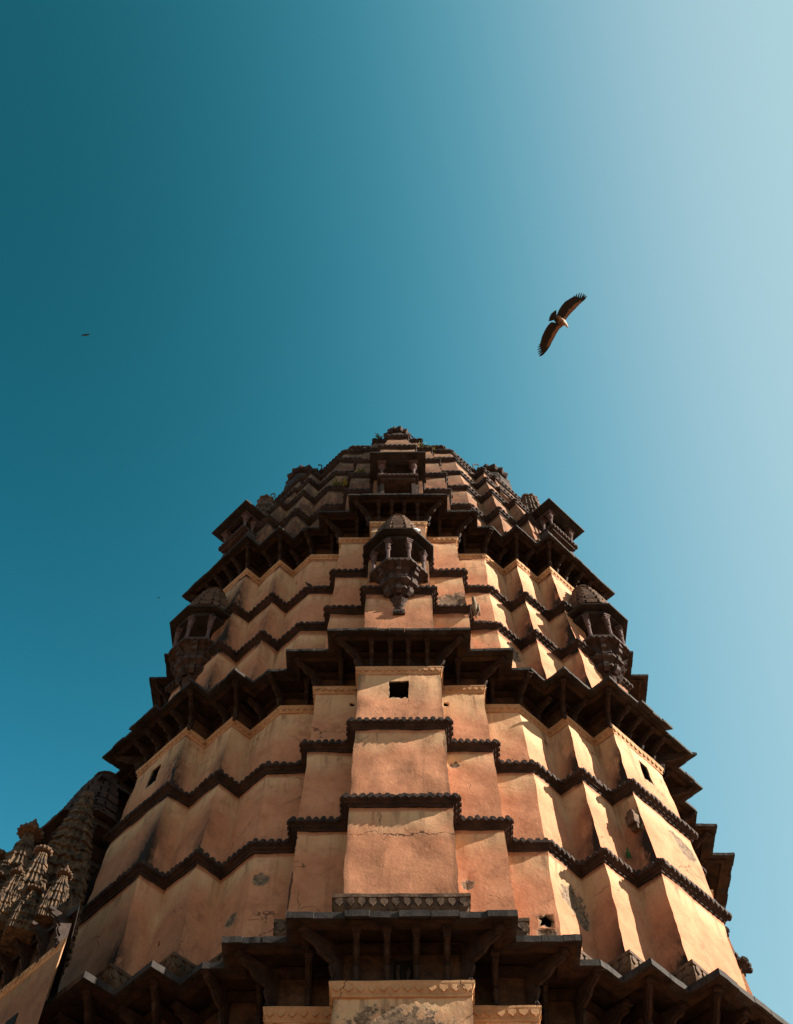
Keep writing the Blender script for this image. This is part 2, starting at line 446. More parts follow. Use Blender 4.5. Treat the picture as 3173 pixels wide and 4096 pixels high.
LEFT = lambda k: k      # face indices on the left are 72-2-k mirrored
def mir(i): return (70 - i) % 72                  # mirrored face of edge i
F0 = 71; D3r = 8; D3l = mir(8)
holes2 = [(F0, -.05, 38.98, .9, 1.3, .9, 0), (D3r, .1, 38.9, .7, 1.3, .8, 0), (D3l, -.1, 38.9, .7, 1.3, .8, 0),
          (1, -.72, 39.35, .3, .34, .5, 1), (mir(1), .72, 39.4, .3, .34, .5, 1),
          (3, .35, 28.15, .62, .62, .5, 2), (4, .55, 39.4, .24, .4, .4, 1), (6, .55, 39.3, .24, .4, .4, 1), (mir(4), -.3, 39.5, .22, .26, .4, 1),
          (mir(6), -.5, 28.6, .22, .34, .4, 1)]
chips2 = [(4, .15, 29.9, .55, .62), (4, .5, 29.3, .4, .5), (D3r, 1.1, 34.9, .55, .5), (D3r, .6, 35.4, .45, .25), (3, .3, 27.6, .4, .25),
          (mir(4), .2, 28.8, .25, .3), (mir(3), -.4, 30.2, .3, .3), (1, -.6, 35.2, .22, .2), (1, -.55, 28.8, .25, .22), (7, .5, 34.6, .2, .5)]
wall('tier_wall', T1, -1.6, 23.72, [23.3], M_wall, stain_shade2, chips=[(F0, -.12, 21.85, 1.75, .95), (mir(1), -.2, 22.1, .6, .3)])
wall('tier_wall', T2, 25.5, 40.62, [31.42, 36.0, 40.15], M_wall, stain_shade2, chips2, holes2)
holes3 = [(F0, 0, 49.75, 1.0, 1.7, .9, 0), (D3r, 0, 49.35, 1.0, 1.7, .9, 0), (D3l, 0, 49.35, 1.0, 1.7, .9, 0),
          (mir(4), -.4, 53.8, .16, .5, .3, 1), (D3l, 1.0, 53.0, .14, .2, .3, 1)]
chips3 = [(1, .25, 48.4, .7, .75), (4, -.3, 45.5, .5, .35), (4, .3, 46.3, .4, .5)]
wall('tier_wall', T3, 42.1, 55.52, [47.05, 50.75, 55.1], M_wall, stain_shade2, chips3, holes3, stepf=.3)
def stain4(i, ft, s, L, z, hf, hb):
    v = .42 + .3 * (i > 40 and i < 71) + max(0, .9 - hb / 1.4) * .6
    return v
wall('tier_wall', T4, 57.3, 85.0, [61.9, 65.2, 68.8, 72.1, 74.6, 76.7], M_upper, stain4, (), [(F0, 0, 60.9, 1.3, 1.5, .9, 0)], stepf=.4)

# ------------------------------------------------------------------ string courses
def arch_tab(w, h): return [(-w / 2, 0), (w / 2, 0), (w / 2, h * .5), (w * .28, h * .85), (0, h), (-w * .28, h * .85), (-w / 2, h * .5)]
def petal(w, h): return [(-w * .3, h * .5), (-w * .46, h * .3), (-w / 2, .0), (-w * .4, -h * .26), (-w * .18, -h * .42), (0, -h * .58), (w * .18, -h * .42), (w * .4, -h * .26), (w / 2, 0), (w * .46, h * .3), (w * .3, h * .5)]
Z3 = Vector((0, 0, 1))
def v3(v, z=0): return Vector((v.x, v.y, z))

def string_course(T, z, out=.28, hgt=.62, mat=M_band, pitch=.29, k=1.0):
    mb = MB(); P = params(T, z - hgt * .5)
    prof = [(-.05, z - hgt), (.05, z - hgt), (.07, z - hgt * .8), (.16, z - hgt * .7), (.18, z - hgt * .55), (out - .02, z - hgt * .45), (out, z - hgt * .38), (out, z - .03), (out - .03, z), (-.05, z + .06)]
    loft(mb, T, prof, .45, P)
    rs = random.Random(int(z * 10))
    for i, q, t, nr, st in along(P, out - .04, pitch):
        if rs.random() < .07: continue
        w = st * .66; h = .14 * k * rs.uniform(.62, 1.15)
        mb.prism(arch_tab(w, h), v3(q, z - .02), v3(t), Z3, v3(nr), .08)
    for i, q, t, nr, st in along(P, out, pitch):
        if rs.random() < .09: continue
        mb.prism(petal(st * .6, .17 * k), v3(q + nr * .01, z - hgt * .28), v3(t), Z3, v3(nr), .075)
    part(mb, 'string_course', mat, jit=.03, jf=1.3)

for T, z, o_, h_ in ((T2, 31.8, .3, .36), (T2, 36.4, .3, .36), (T3, 47.5, .28, .34), (T3, 51.2, .28, .34)):
    string_course(T, z, o_, h_)
for T, z, o_, h_ in ((T4, 62.3, .23, .4), (T4, 65.6, .23, .4), (T4, 69.2, .22, .4), (T4, 72.5, .22, .38), (T4, 75.0, .22, .36), (T4, 77.0, .22, .34), (T4, 79, .2, .3)):
    string_course(T, z, o_, h_, k=.8, pitch=.33)

def base_moulding(T, z, k=1.0):
    mb = MB(); P = params(T, z)
    loft(mb, T, [(-.05, z - 1.3 * k), (.08, z - 1.3 * k), (.08, z - .85 * k), (.16, z - .8 * k), (.13, z - .68 * k), (.2, z - .6 * k), (.26, z - .5 * k), (.28, z - .16 * k), (.33, z - .14 * k), (.33, z), (-.05, z + .08)], .45, P)
    for i, q, t, nr, st in along(P, .27, .37 * k):
        mb.prism(petal(st * .66, .3 * k), v3(q, z - .3 * k), v3(t), Z3, v3(nr), .1)
    part(mb, 'base_moulding', M_mold, jit=.03, jf=1.3)
base_moulding(T2, 27.0)
base_moulding(T4, 58.5, .8)

# ------------------------------------------------------------------ cornices, friezes, eaves, brackets
def cornice(T, z, h=.42, k=1.0):
    mb = MB(); P = params(T, z)
    loft(mb, T, [(-.03, z - h), (.05, z - h), (.07, z - h * .86), (.04, z - h * .82), (.06, z - h * .7), (.12, z - h * .3), (.14, z - h * .15), (.14, z), (-.3, z + .02)], .45, P)
    for i, q, t, nr, st in along(P, .09, .28 * k):
        mb.prism(petal(st * .74, .2 * k), v3(q, z - h * .42), v3(t), Z3, v3(nr), .07)
    part(mb, 'cornice', M_corn, jit=.02, jf=1.3)

def bracket_mesh(H, p, th, name):
    mb = MB()
    X = Vector((1, 0, 0)); Y = Vector((0, 1, 0))
    prof = [(-.12, .02), (.10, .0), (.17, .05 * H), (.20, .12 * H), (.14, .19 * H), (.12, .25 * H), (.2, .31 * H), (.27, .4 * H), (.27, .49 * H), (.22, .55 * H), (.26, .6 * H),
            (.34 * p + .08, .62 * H), (.46 * p + .06, .67 * H), (.56 * p, .74 * H), (.66 * p, .77 * H), (.82 * p, .78 * H), (.9 * p, .82 * H), (.9 * p, .88 * H), (p, .9 * H), (p, 1.0 * H), (-.12, 1.0 * H)]
    mb.prism(prof, (0, 0, 0), X, Z3, Y, th)
    mb.prism([(.05, .1 * H), (.25, .08 * H), (.19, .2 * H), (.28, .3 * H), (.34, .42 * H), (.3, .52 * H), (.42 * p + .12, .58 * H), (.62 * p, .7 * H), (.9 * p, .74 * H), (.5 * p, .9 * H), (0, .9 * H)], (0, 0, 0), X, Z3, Y, th * .5)
    mb.lathe([(.0, -.22), (.05, -.2), (.085, -.13), (.06, -.05), (.1, .0), (.08, .05), (0.02, .08)], (.11, 0, .02), 8)
    mb.box((p * .93, 0, H * .94), .2, th * 1.35, H * .11)
    o = mb.build(name, M_brkt, None, jit=.012, jf=4)
    return o

protos = {}
def eave(T, zc, P, zl, prot, thick, seed, slab=.8, brk=()):
    rs = random.Random(seed)
    nd = divs(P, prot, slab); zi = zl + .42
    # frieze
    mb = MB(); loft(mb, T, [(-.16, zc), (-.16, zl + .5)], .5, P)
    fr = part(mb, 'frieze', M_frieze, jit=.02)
    # slabs
    top = ring(P, prot); inn = ring(P, -.3)
    mb = MB(); ub = MB()
    for i in range(NR):
        a, b = Vector(top[i]), Vector(top[(i + 1) % NR]); c, d = Vector(inn[i]), Vector(inn[(i + 1) % NR])
        L = (b - a).length
        if L < .06: continue
        n = nd[i]; cuts = [0] + [(k + rs.uniform(-.2, .2)) / n for k in range(1, n)] + [1]
        t = (b - a) / L; nr = Vector((t.y, -t.x))
        for s0, s1 in zip(cuts, cuts[1:]):
            g = .012 / L
            s0g = s0 + (g if s0 > 0 else 0); s1g = s1 - (g if s1 < 1 else 0)
            jo = rs.uniform(-.025, .035) if i in FRONT else 0; jz = rs.uniform(-.02, .02)
            if s0 == 0 or s1 == 1: jo *= .3
            if i in (8, 62) and seed == 2: jo += (-.16 if (s0 + s1) / 2 > .68 else .12 if (s0 + s1) / 2 > .36 else -.02)
            e0 = a + (b - a) * s0g + nr * jo; e1 = a + (b - a) * s1g + nr * jo
            m0 = c + (d - c) * s0g; m1 = c + (d - c) * s1g
            th = thick
            # outer, mid sub-points make the edge a little uneven
            K = 3; vs = []
            for k in range(K + 1):
                tt = k / K; w = (rs.uniform(-.012, .012) if 0 < k < K else 0)
                eo = e0 + (e1 - e0) * tt + nr * w; im = m0 + (m1 - m0) * tt
                vs += [(eo.x, eo.y, zl + jz + rs.uniform(-.008, .008)), (im.x, im.y, zi + jz), (im.x, im.y, zi + jz - .1), (eo.x, eo.y, zl + jz - th)]
            fs = []
            for k in range(K):
                o = 4 * k
                for e in range(4): fs.append((o + e, o + (e + 1) % 4, o + 4 + (e + 1) % 4, o + 4 + e))
            fs += [(0, 1, 2, 3), (4 * K + 3, 4 * K + 2, 4 * K + 1, 4 * K)]
            mb.add(vs, fs)
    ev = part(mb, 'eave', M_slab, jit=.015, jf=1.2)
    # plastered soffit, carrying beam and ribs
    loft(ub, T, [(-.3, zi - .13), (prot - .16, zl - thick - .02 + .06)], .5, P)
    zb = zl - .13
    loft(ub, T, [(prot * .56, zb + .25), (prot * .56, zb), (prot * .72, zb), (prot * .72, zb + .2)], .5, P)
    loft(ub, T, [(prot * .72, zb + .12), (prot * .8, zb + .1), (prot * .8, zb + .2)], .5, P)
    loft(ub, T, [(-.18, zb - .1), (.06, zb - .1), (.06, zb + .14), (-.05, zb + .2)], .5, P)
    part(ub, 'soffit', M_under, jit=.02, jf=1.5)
    # brackets
    H = zb - zc - .0; w0 = ring(P, -.14)
    key = (round(H, 2), round(prot, 2))
    pr = bracket_mesh(H, prot * .72 + .1, .2, 'bracket'); pr2 = bracket_mesh(H, prot * .98 + .1, .19, 'bracket')
    used = [False, False]
    def put(kind, q, ang):
        src = (pr, pr2)[kind]
        if used[kind]: o = src.copy(); col.objects.link(o)
        else: o = src; used[kind] = True
        o.parent = temple; o.matrix_parent_inverse = Matrix.Translation((0, -YC, 1.6))
        o.location = (q.x, q.y, zc); o.rotation_euler.z = ang
    for i in range(NR):
        if i not in brk: continue
        a, b = Vector(w0[i]), Vector(w0[(i + 1) % NR]); L = (b - a).length; ft = i % 18
        t = (b - a) / L; nr = Vector((t.y, -t.x)); ang = math.atan2(nr.y, nr.x)
        if ft == 17: fr_ = [.13, .38, .62, .87]
        elif ft == 8: fr_ = [.12, .37, .63, .88]
        elif ft in (1, 15): fr_ = [.5]
        elif ft in (3, 13): fr_ = [.35] if ft == 3 else [.65]
        elif ft in (4, 12): fr_ = [.62] if ft == 4 else [.38]
        elif ft in (6, 10): fr_ = [.3] if ft == 6 else [.7]
        else: fr_ = []
        for x in fr_: put(0, a + t * L * x, ang)
        # corner bracket at the end of convex edges
        if ft in (17, 1, 15, 3, 5, 7, 8, 10, 12, 13): pass
    convex = [0, 2, 4, 6, 8, 9, 11, 13, 15, 17]
    wr = ring(P, -.05); wo = ring(P, .5)
    for q4 in range(4):
        for cidx in convex:
            j = q4 * 18 + cidx
            if j not in VIS: continue
            a = Vector(wr[j]); b = Vector(wo[j]); dd = (b - a)
            put(1, a, math.atan2(dd.y, dd.x))
    return fr

P1e = params(T1, 23.7); P2e = params(T2, 40.6); P3e = params(T3, 55.5)
cornice(T1, 23.7, .5, 1.25); cornice(T2, 40.6, .42); cornice(T3, 55.5, .4)
P1 = (2.0, 4.02, 15.55, 14.5, 13.42, 13.42, 14.57, 15.78, 3.6, 1.75)
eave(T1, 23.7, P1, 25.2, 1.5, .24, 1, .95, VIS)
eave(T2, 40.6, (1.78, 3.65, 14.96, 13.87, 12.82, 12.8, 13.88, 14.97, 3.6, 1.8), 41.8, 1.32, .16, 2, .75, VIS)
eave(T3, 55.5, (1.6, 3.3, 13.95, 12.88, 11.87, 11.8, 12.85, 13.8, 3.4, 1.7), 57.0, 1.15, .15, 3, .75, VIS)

# niche with a screen under the lowest eave, lattice screens under the middle one
for (xc, rr, z0, z1, w, lat) in ((.05, 15.55 - .16, 23.85, 24.75, .62, 0), (-.95, 14.96 - .16, 40.75, 41.35, .6, 1), (0, 14.96 - .16, 40.75, 41.35, .6, 1), (.95, 14.96 - .16, 40.75, 41.35, .6, 1)):
    mb = MB(); y = YC - rr
    zc_ = (z0 + z1) / 2; hh = z1 - z0
    mb.box((xc - w / 2 - .04, y - .03, zc_), .08, .1, hh + .16); mb.box((xc + w / 2 + .04, y - .03, zc_), .08, .1, hh + .16)
    mb.box((xc, y - .03, z1 + .04), w, .1, .08); mb.box((xc, y - .03, z0 - .04), w, .1, .08)
    if lat:
        for k in range(5): mb.box((xc - w / 2 + w * (k + .5) / 5, y - .03, zc_), .035, .04, hh)
        for k in range(5): mb.box((xc, y - .03, z0 + hh * (k + .5) / 5), w, .036, .035)
    else:
        mb.prism([(-.06, 0), (.1, 0), (.03, .2), (.12, .42), (.04, .55), (-.04, .42), (-.02, .2)], (xc + .12, y - .06, z0), Vector((1, 0, 0)), Z3, Vector((0, 1, 0)), .08)
        mb.prism([(-.05, 0), (.04, 0), (.02, .5), (.06, .66), (-.03, .7), (-.09, .5)], (xc - .15, y - .06, z0), Vector((1, 0, 0)), Z3, Vector((0, 1, 0)), .08)
    s_ = part(mb, 'screen_frame' if lat else 'niche_frame', M_brkt, jit=.01, jf=3)
    m2 = MB(); m2.box((xc, y - .012, zc_), w, .02, hh); o = m2.build('dark_opening', M_black, None); o.parent = s_

# ------------------------------------------------------------------ polygon balconies (half octagon against the wall)
def octa(mb, prof, n=8, c=(0, 0), half=True):
    """prof [(apothem, z)]; local frame: wall plane y=0, outwards -y"""
    rows = []
    k = 1 / math.cos(math.pi / 8)
    for ap, z in prof:
        r_ = ap * k
        pts = [(c[0] + r_ * math.cos(math.pi + math.pi / 8 + j * math.pi / 4), c[1] + r_ * math.sin(math.pi + math.pi / 8 + j * math.pi / 4)) for j in range(4)]
        pts = [(c[0] - ap, .25)] + pts + [(c[0] + ap, .25)]
        rows.append([(x, y, z) for x, y in pts])
    m = len(rows[0]); vs = [v for r_ in rows for v in r_]
    fs = [(j * m + q, j * m + q + 1, (j + 1) * m + q + 1, (j + 1) * m + q) for j in range(len(prof) - 1) for q in range(m - 1)]
    fs += [tuple(range(m))[::-1], tuple(range((len(prof) - 1) * m, len(prof) * m))]
    mb.add(vs, fs)

def polygon_balcony(loc, rz):
    mb = MB()
    octa(mb, [(.20, -3.35), (.20, -3.05), (.28, -3.0), (.28, -2.9)])
    mb.box((0, -.1, -3.2), .56, .5, .34)
    for k in range(3): mb.prism(petal(.15, .16), (-.18 + .18 * k, -.37, -3.22), Vector((1, 0, 0)), Z3, Vector((0, -1, 0)), .05)
    rings = [(.12, -2.98), (.2, -2.9), (.25, -2.8), (.18, -2.7), (.26, -2.62), (.33, -2.5), (.24, -2.4), (.33, -2.3), (.42, -2.18), (.32, -2.08)]
    mb.lathe([(r_, z) for r_, z in rings], (0, -.12, 0), 16)
    octa(mb, [(.33, -2.15), (.46, -2.05), (.46, -1.95), (.38, -1.9), (.5, -1.8), (.74, -1.68), (.74, -1.5), (.66, -1.45), (1.0, -1.22), (1.0, -1.08), (.84, -1.0), (.92, -.85), (.92, -.5), (1.1, -.35), (1.1, -.2)])
    octa(mb, [(1.05, -.32), (1.3, -.26), (1.42, -.2), (1.42, -.05), (1.38, 0.0)])
    kk = 1 / math.cos(math.pi / 8)
    # side fin panels lower down
    # petals round the platform edge
    for j in range(-1, 4):
        a0 = math.pi + math.pi / 8 + j * math.pi / 4; a1 = a0 + math.pi / 4
        p0 = Vector((1.42 * kk * math.cos(a0), 1.42 * kk * math.sin(a0))); p1 = Vector((1.42 * kk * math.cos(a1), 1.42 * kk * math.sin(a1)))
        t = (p1 - p0).normalized(); nr = Vector((t.y, -t.x)); L = (p1 - p0).length
        for q in range(4):
            c = p0 + t * L * (q + .5) / 4
            if c.y > .1: continue
            mb.prism(petal(.22, .2), v3(c - nr * .02, -.2), v3(t), Z3, v3(nr), .08)
    base = part(mb, 'balcony', M_balc, jit=.01, jf=3)
    X = Vector((1, 0, 0))
    # small brackets under the platform
    for j in range(-1, 4):
        a = math.pi + math.pi / 8 + math.pi / 8 + j * math.pi / 4 - math.pi / 8 + math.pi / 8
        dv = Vector((math.cos(a), math.sin(a), 0)); nv = Vector((-dv.y, dv.x, 0))
        if dv.y > .2: continue
        b = MB()
        b.prism([(.5, -1.9), (.66, -2.05), (.84, -1.9), (.9, -1.68), (.8, -1.52), (.86, -1.38), (1.04, -1.32), (1.1, -1.12), (1.02, -.97), (1.08, -.84), (1.22, -.8), (1.26, -.6), (1.2, -.5), (1.34, -.44), (1.36, -.26), (.5, -.26)], (0, 0, 0), dv, Z3, nv, .24)
        o = b.build('bracket', M_balc, None, jit=.01, jf=4); o.parent = base
    for j in range(4):
        a = math.pi + math.pi / 8 + j * math.pi / 4
        b = MB(); c = (1.24 * kk * math.cos(a), 1.24 * kk * math.sin(a), 0)
        cy = min(c[1], -.12)
        b.lathe([(.14, 0), (.14, .12), (.095, .16), (.095, 1.0)], (c[0], cy, 0), 8, rot=math.pi / 8)
        b.lathe([(.10, .98), (.14, 1.02), (.14, 1.08), (.11, 1.12), (.14, 1.2), (.14, 1.26), (.11, 1.3), (.15, 1.42), (.15, 1.5)], (c[0], cy, 0), 12)
        for k in range(3):
            s_ = .23 + .06 * k; b.box((c[0], cy, 1.55 + .14 * k), s_, s_, .1, rz=a)
            b.box((c[0], cy, 1.62 + .14 * k), s_ * .8, s_ * .8, .05, rz=a)
        o = b.build('pillar', M_pill, None, jit=.006, jf=4); o.parent = base
    # canopy: sloping eave, lintels
    b = MB()
    octa(b, [(1.06, 1.95), (1.38, 1.95), (1.38, 2.2), (1.3, 2.35), (1.78, 2.22), (1.8, 2.3), (1.25, 2.62)])
    cn = b.build('canopy', M_slab, None, jit=.012, jf=2.5); cn.parent = base
    b = MB()
    prof = []; APS = [1.27, 1.22, 1.12, .97, .79, .58]
    zz = 2.5
    for k, ap in enumerate(APS):
        prof += [(ap, zz), (ap - .03, zz + .4), (ap + .05, zz + .42), (ap + .05, zz + .53)]
        zz += .55
    prof += [(.45, zz), (.3, zz + .15)]
    octa(b, prof)
    for j in range(-2, 7):                          # ribs of stacked blocks on the faces and arrises
        a = math.pi + math.pi / 4 + j * math.pi / 8
        if math.sin(a) > .2: continue
        zz = 2.55
        for k, ap in enumerate(APS):
            rr_ = ap + (.05 if j % 2 == 0 else .1)
            b.box((rr_ * math.cos(a), rr_ * math.sin(a), zz + .17), .2, (.56 if j % 2 == 0 else .3) * (ap / 1.3) ** .6, .33, rz=a)
            zz += .55
    b.lathe([(.45, 5.85), (.5, 5.95), (.62, 6.02), (.56, 6.14), (.3, 6.25), (.12, 6.4)], (0, 0, 0), 14)
    rf = b.build('roof', M_roof, None, jit=.02, jf=2.5); rf.parent = base
    base.matrix_parent_inverse = Matrix.Translation((0, -YC, 1.6)); base.location = loc; base.rotation_euler.z = rz
    return base

polygon_balcony((0, YC - 14.45, 48.65), 0)
def onD(u, v, side):       # world point from diagonal coordinates on the right (+1) or left (-1)
    x = (u - v) / S2; r = (u + v) / S2
    return Vector((side * x, YC - r, 0))
for sd_ in (1, -1):
    q = onD(14.4, 0, sd_); polygon_balcony((q.x, q.y, 48.2), sd_ * math.pi / 4)

# ------------------------------------------------------------------ box balconies above the upper eave
def amalaka(b, c, r, h, n=20):
    vs = []; m = n * 2
    prof = [(.55, 0), (.9, .12), (1.0, .35), (1.0, .6), (.88, .85), (.5, 1)]
    for pr, pz in prof:
        for k in range(m):
            rr = r * pr * (1.0 if k % 2 == 0 else .86); a = 2 * math.pi * k / m
            vs.append((c[0] + rr * math.cos(a), c[1] + rr * math.sin(a), c[2] + h * pz))
    fs = [(j * m + k, j * m + (k + 1) % m, (j + 1) * m + (k + 1) % m, (j + 1) * m + k) for j in range(len(prof) - 1) for k in range(m)]
    fs += [tuple(range(m))[::-1], tuple(range((len(prof) - 1) * m, len(prof) * m))]
    b.add(vs, fs)
def arc(b, c, r, a0, a1, dirv, th=.05, n=14):
    """standing ring segment in the plane (dirv, z)"""
    for k in range(n):
        t0 = a0 + (a1 - a0) * k / n; t1 = a0 + (a1 - a0) * (k + 1) / n
        P = []
        for t in (t0, t1):
            for rr in (r - th, r + th):
                for s in (-1, 1):
                    nv = Vector((-dirv.y, dirv.x, 0)) * s * th
                    P.append(Vector(c) + dirv * rr * math.cos(t) + Z3 * rr * math.sin(t) + nv)
        b.add(P, [(0, 1, 3, 2), (4, 6, 7, 5), (0, 4, 5, 1), (2, 3, 7, 6), (0, 2, 6, 4), (1, 5, 7, 3)])

def stepped_spire(b, r0, z0, z1, c=(0, 0), pw=1.7, steps=6, top=.3, lip=1.13):
    """little curved spire with offsets in plan"""
    H = z1 - z0
    def sec(r): return [(r, -.3 * r), (r, .3 * r), (.78 * r, .34 * r), (.78 * r, .6 * r), (.6 * r, .6 * r), (.6 * r, .78 * r), (.34 * r, .78 * r), (.3 * r, r)]
    rows = []
    for k in range(steps):
        f0 = k / steps; f1 = (k + 1) / steps
        rr = lambda f: r0 * (top + (1 - top) * (1 - f ** pw))
        for f, g in ((f0, 1.0), (f0 + .62 / steps, 1.0), (f0 + .65 / steps, lip), (f0 + .92 / steps, lip), (f0 + .95 / steps, 1.0)):
            rows.append((rr(f) * g, z0 + H * f))
    vs = []; m = 0
    for r_, z in rows:
        pts = []
        for q in range(4):
            for x, y in sec(r_)[:-1]:
                for _ in range(q): x, y = -y, x
                pts.append((x + c[0], y + c[1], z))
        m = len(pts); vs += pts
    fs = [(j * m + k, j * m + (k + 1) % m, (j + 1) * m + (k + 1) % m, (j + 1) * m + k) for j in range(len(rows) - 1) for k in range(m)]
    fs += [tuple(range(m))[::-1], tuple(range((len(rows) - 1) * m, len(rows) * m))]
    b.add(vs, fs)

def box_balcony(loc, rz, hw=1.15, dep=1.25, spire=True):
    b = MB()
    b.box((0, -dep / 2 + .15, -.1), 2 * hw, dep + .3, .22); b.box((0, -dep / 2 + .15, -.3), 2 * hw - .3, dep, .2)
    for q in range(9):
        x = -hw + (q + .5) * 2 * hw / 9
        b.prism(petal(.17, .16), (x, -dep - .01, -.12), Vector((1, 0, 0)), Z3, Vector((0, -1, 0)), .08)
    for sx in (-1, 1):
        for q in range(5):
            b.prism(petal(.17, .16), (sx * (hw + .01), -dep + (q + .5) * dep / 5, -.12), Vector((0, 1, 0)), Z3, Vector((1, 0, 0)), .08)
        b.box((sx * (hw - .25), -dep + .5, -1.2), .22, .22, 1.8)
        b.box((sx * (hw - .1), -.35, -1.2), .3, .6, 1.8)
    base = part(b, 'balcony', M_balc, jit=.01, jf=3)
    for sx in (-1, 1):
        for yy in (-dep + .2, -.25):
            c = MB()
            c.lathe([(.13, 0), (.13, .12), (.09, .16), (.09, .95)], (sx * (hw - .22), yy, 0), 8, rot=math.pi / 8)
            c.lathe([(.1, .93), (.15, 1.0), (.11, 1.06), (.18, 1.14), (.12, 1.2), (.2, 1.32), (.2, 1.38)], (sx * (hw - .22), yy, 0), 12)
            for k in range(3): c.box((sx * (hw - .22), yy, 1.43 + .11 * k), .3 + .12 * k, .3 + .12 * k, .08)
            o = c.build('pillar', M_pill, None, jit=.005, jf=4); o.parent = base
    c = MB(); w = hw + .5; d = dep + .5
    c.add([(-w, -d, 1.86), (w, -d, 1.86), (w, .3, 1.86), (-w, .3, 1.86), (-w, -d, 1.98), (w, -d, 1.98), (w, .3, 1.98), (-w, .3, 1.98),
           (-hw + .1, -dep + .1, 2.3), (hw - .1, -dep + .1, 2.3), (hw - .1, .3, 2.3), (-hw + .1, .3, 2.3)],
          [(3, 2, 1, 0), (0, 1, 5, 4), (1, 2, 6, 5), (3, 0, 4, 7), (4, 5, 9, 8), (5, 6, 10, 9), (7, 4, 8, 11), (8, 9, 10, 11), (2, 3, 7, 11, 10, 6)])
    c.box((0, -dep + .1, 1.76), 2 * hw - .1, .26, .2); c.box((-hw + .12, -dep / 2 + .1, 1.762), .24, dep - .12, .2); c.box((hw - .12, -dep / 2 + .1, 1.762), .24, dep - .12, .2)
    o = c.build('canopy', M_slab, None, jit=.012, jf=2.5); o.parent = base
    if spire:
        c = MB(); stepped_spire(c, .9, 2.1, 6.9, (0, .9), steps=5, top=.6, lip=1.07)
        amalaka(c, (0, .9, 6.9), .66, .3, 9); c.lathe([(.25, 7.15), (.3, 7.3), (.12, 7.5), (.06, 7.65)], (-.3, .9, 0), 10)
        arc(c, (0, .9, 7.0), .85, -.3, 1.2, Vector((1, 0, 0)), .03)
        o = c.build('roof', M_mold, None, jit=.02, jf=3); o.parent = base
    else:
        c = MB(); arc(c, (0, -.7, 2.25), .55, 0, math.pi, Vector((1, 0, 0)), .05); c.lathe([(.3, 2.25), (.34, 2.35), (.2, 2.5), (.06, 2.8)], (0, -.7, 0), 12)
        o = c.build('roof', M_roof, None, jit=.02, jf=3); o.parent = base
    base.location = loc; base.rotation_euler.z = rz
    return base
box_balcony((0, YC - 13.72, 59.9), 0, 1.15, 1.2, False)
for sd_ in (1, -1):
    q = onD(13.3, 0, sd_); box_balcony((q.x, q.y, 61.15), sd_ * math.pi / 4, 1.15, 1.05)

# corner finials on the shoulders and small crown ribs
def shoulder(loc, dirv, r=1.15, name='finial'):
    b = MB(); c = (0, 0, 0)
    b.lathe([(r * 1.15, -2.4), (r * 1.1, -1.2), (r * .95, -1.15), (r * .95, -.5), (r * .8, 0)], c, 8, rot=math.pi / 8)
    amalaka(b, c, r * 1.1, .75, 14)
    for k in range(9):
        a = 2 * math.pi * k / 9; b.lathe([(.12, 0), (.17, .18), (.08, .3), (.03, .4)], (math.cos(a) * r * .8, math.sin(a) * r * .8, .55), 7)
    b.lathe([(r * .6, .6), (r * .7, .8), (r * .35, 1.0), (.22, 1.15), (.3, 1.3), (.12, 1.5), (.05, 1.7)], c, 12)
    d = Vector((dirv[0], dirv[1], 0)).normalized()
    arc(b, (0, 0, .25), r * 1.3, -.35, .75, d, .035); arc(b, (0, 0, .25), r * 1.3, math.pi - .95, math.pi + .1, d, .035)
    o = b.build(name, M_band, None, jit=.04, jf=2); o.parent = temple; o.matrix_parent_inverse = Matrix.Translation((0, -YC, 1.6)); o.location = loc
for sd_ in (1, -1):
    q = onD(9.5, 0, sd_); shoulder((q.x, q.y, 75.0), (1, sd_), 1.35)
shoulder((0, YC - 10.0, 75.2), (1, 0), 1.0)
mbt = MB(); mbt.lathe([(4.2, 84.6), (4.4, 85), (3, 85.6)], (0, YC, 0), 24); amalaka(mbt, (0, YC, 85.4), 4.2, 2.0, 24); mbt.lathe([(2, 87.2), (2.6, 88), (1, 89), (.4, 90.5)], (0, YC, 0), 16)
part(mbt, 'crown_amalaka', M_band, jit=.03)

# a stone block stuck in the wall by the right hand corner, and a broken spout
b = MB(); q = onD(15.0, 1.95, 1)
b.box((0, 0, 0), .5, .42, .5); b.box((.05, -.02, -.36), .36, .34, .3); b.box((-.02, 0, .36), .34, .3, .26)
o = part(b, 'stone_block', M_mold, jit=.05, jf=3); o.location = (q.x, q.y, 34.4); o.rotation_euler.z = R(40)
b = MB(); q = onD(15.75, -2.05, 1)
b.lathe([(.14, 0), (.2, .15), (.12, .25), (.2, .42), (.2, .5), (.1, .6), (.04, .75)], (0, 0, 0), 10); b.box((-.2, .05, .1), .5, .2, .16)
o = part(b, 'finial', M_band); o.location = (q.x + .12, q.y + .1, 29.2); o.scale = (.65, .65, .65)

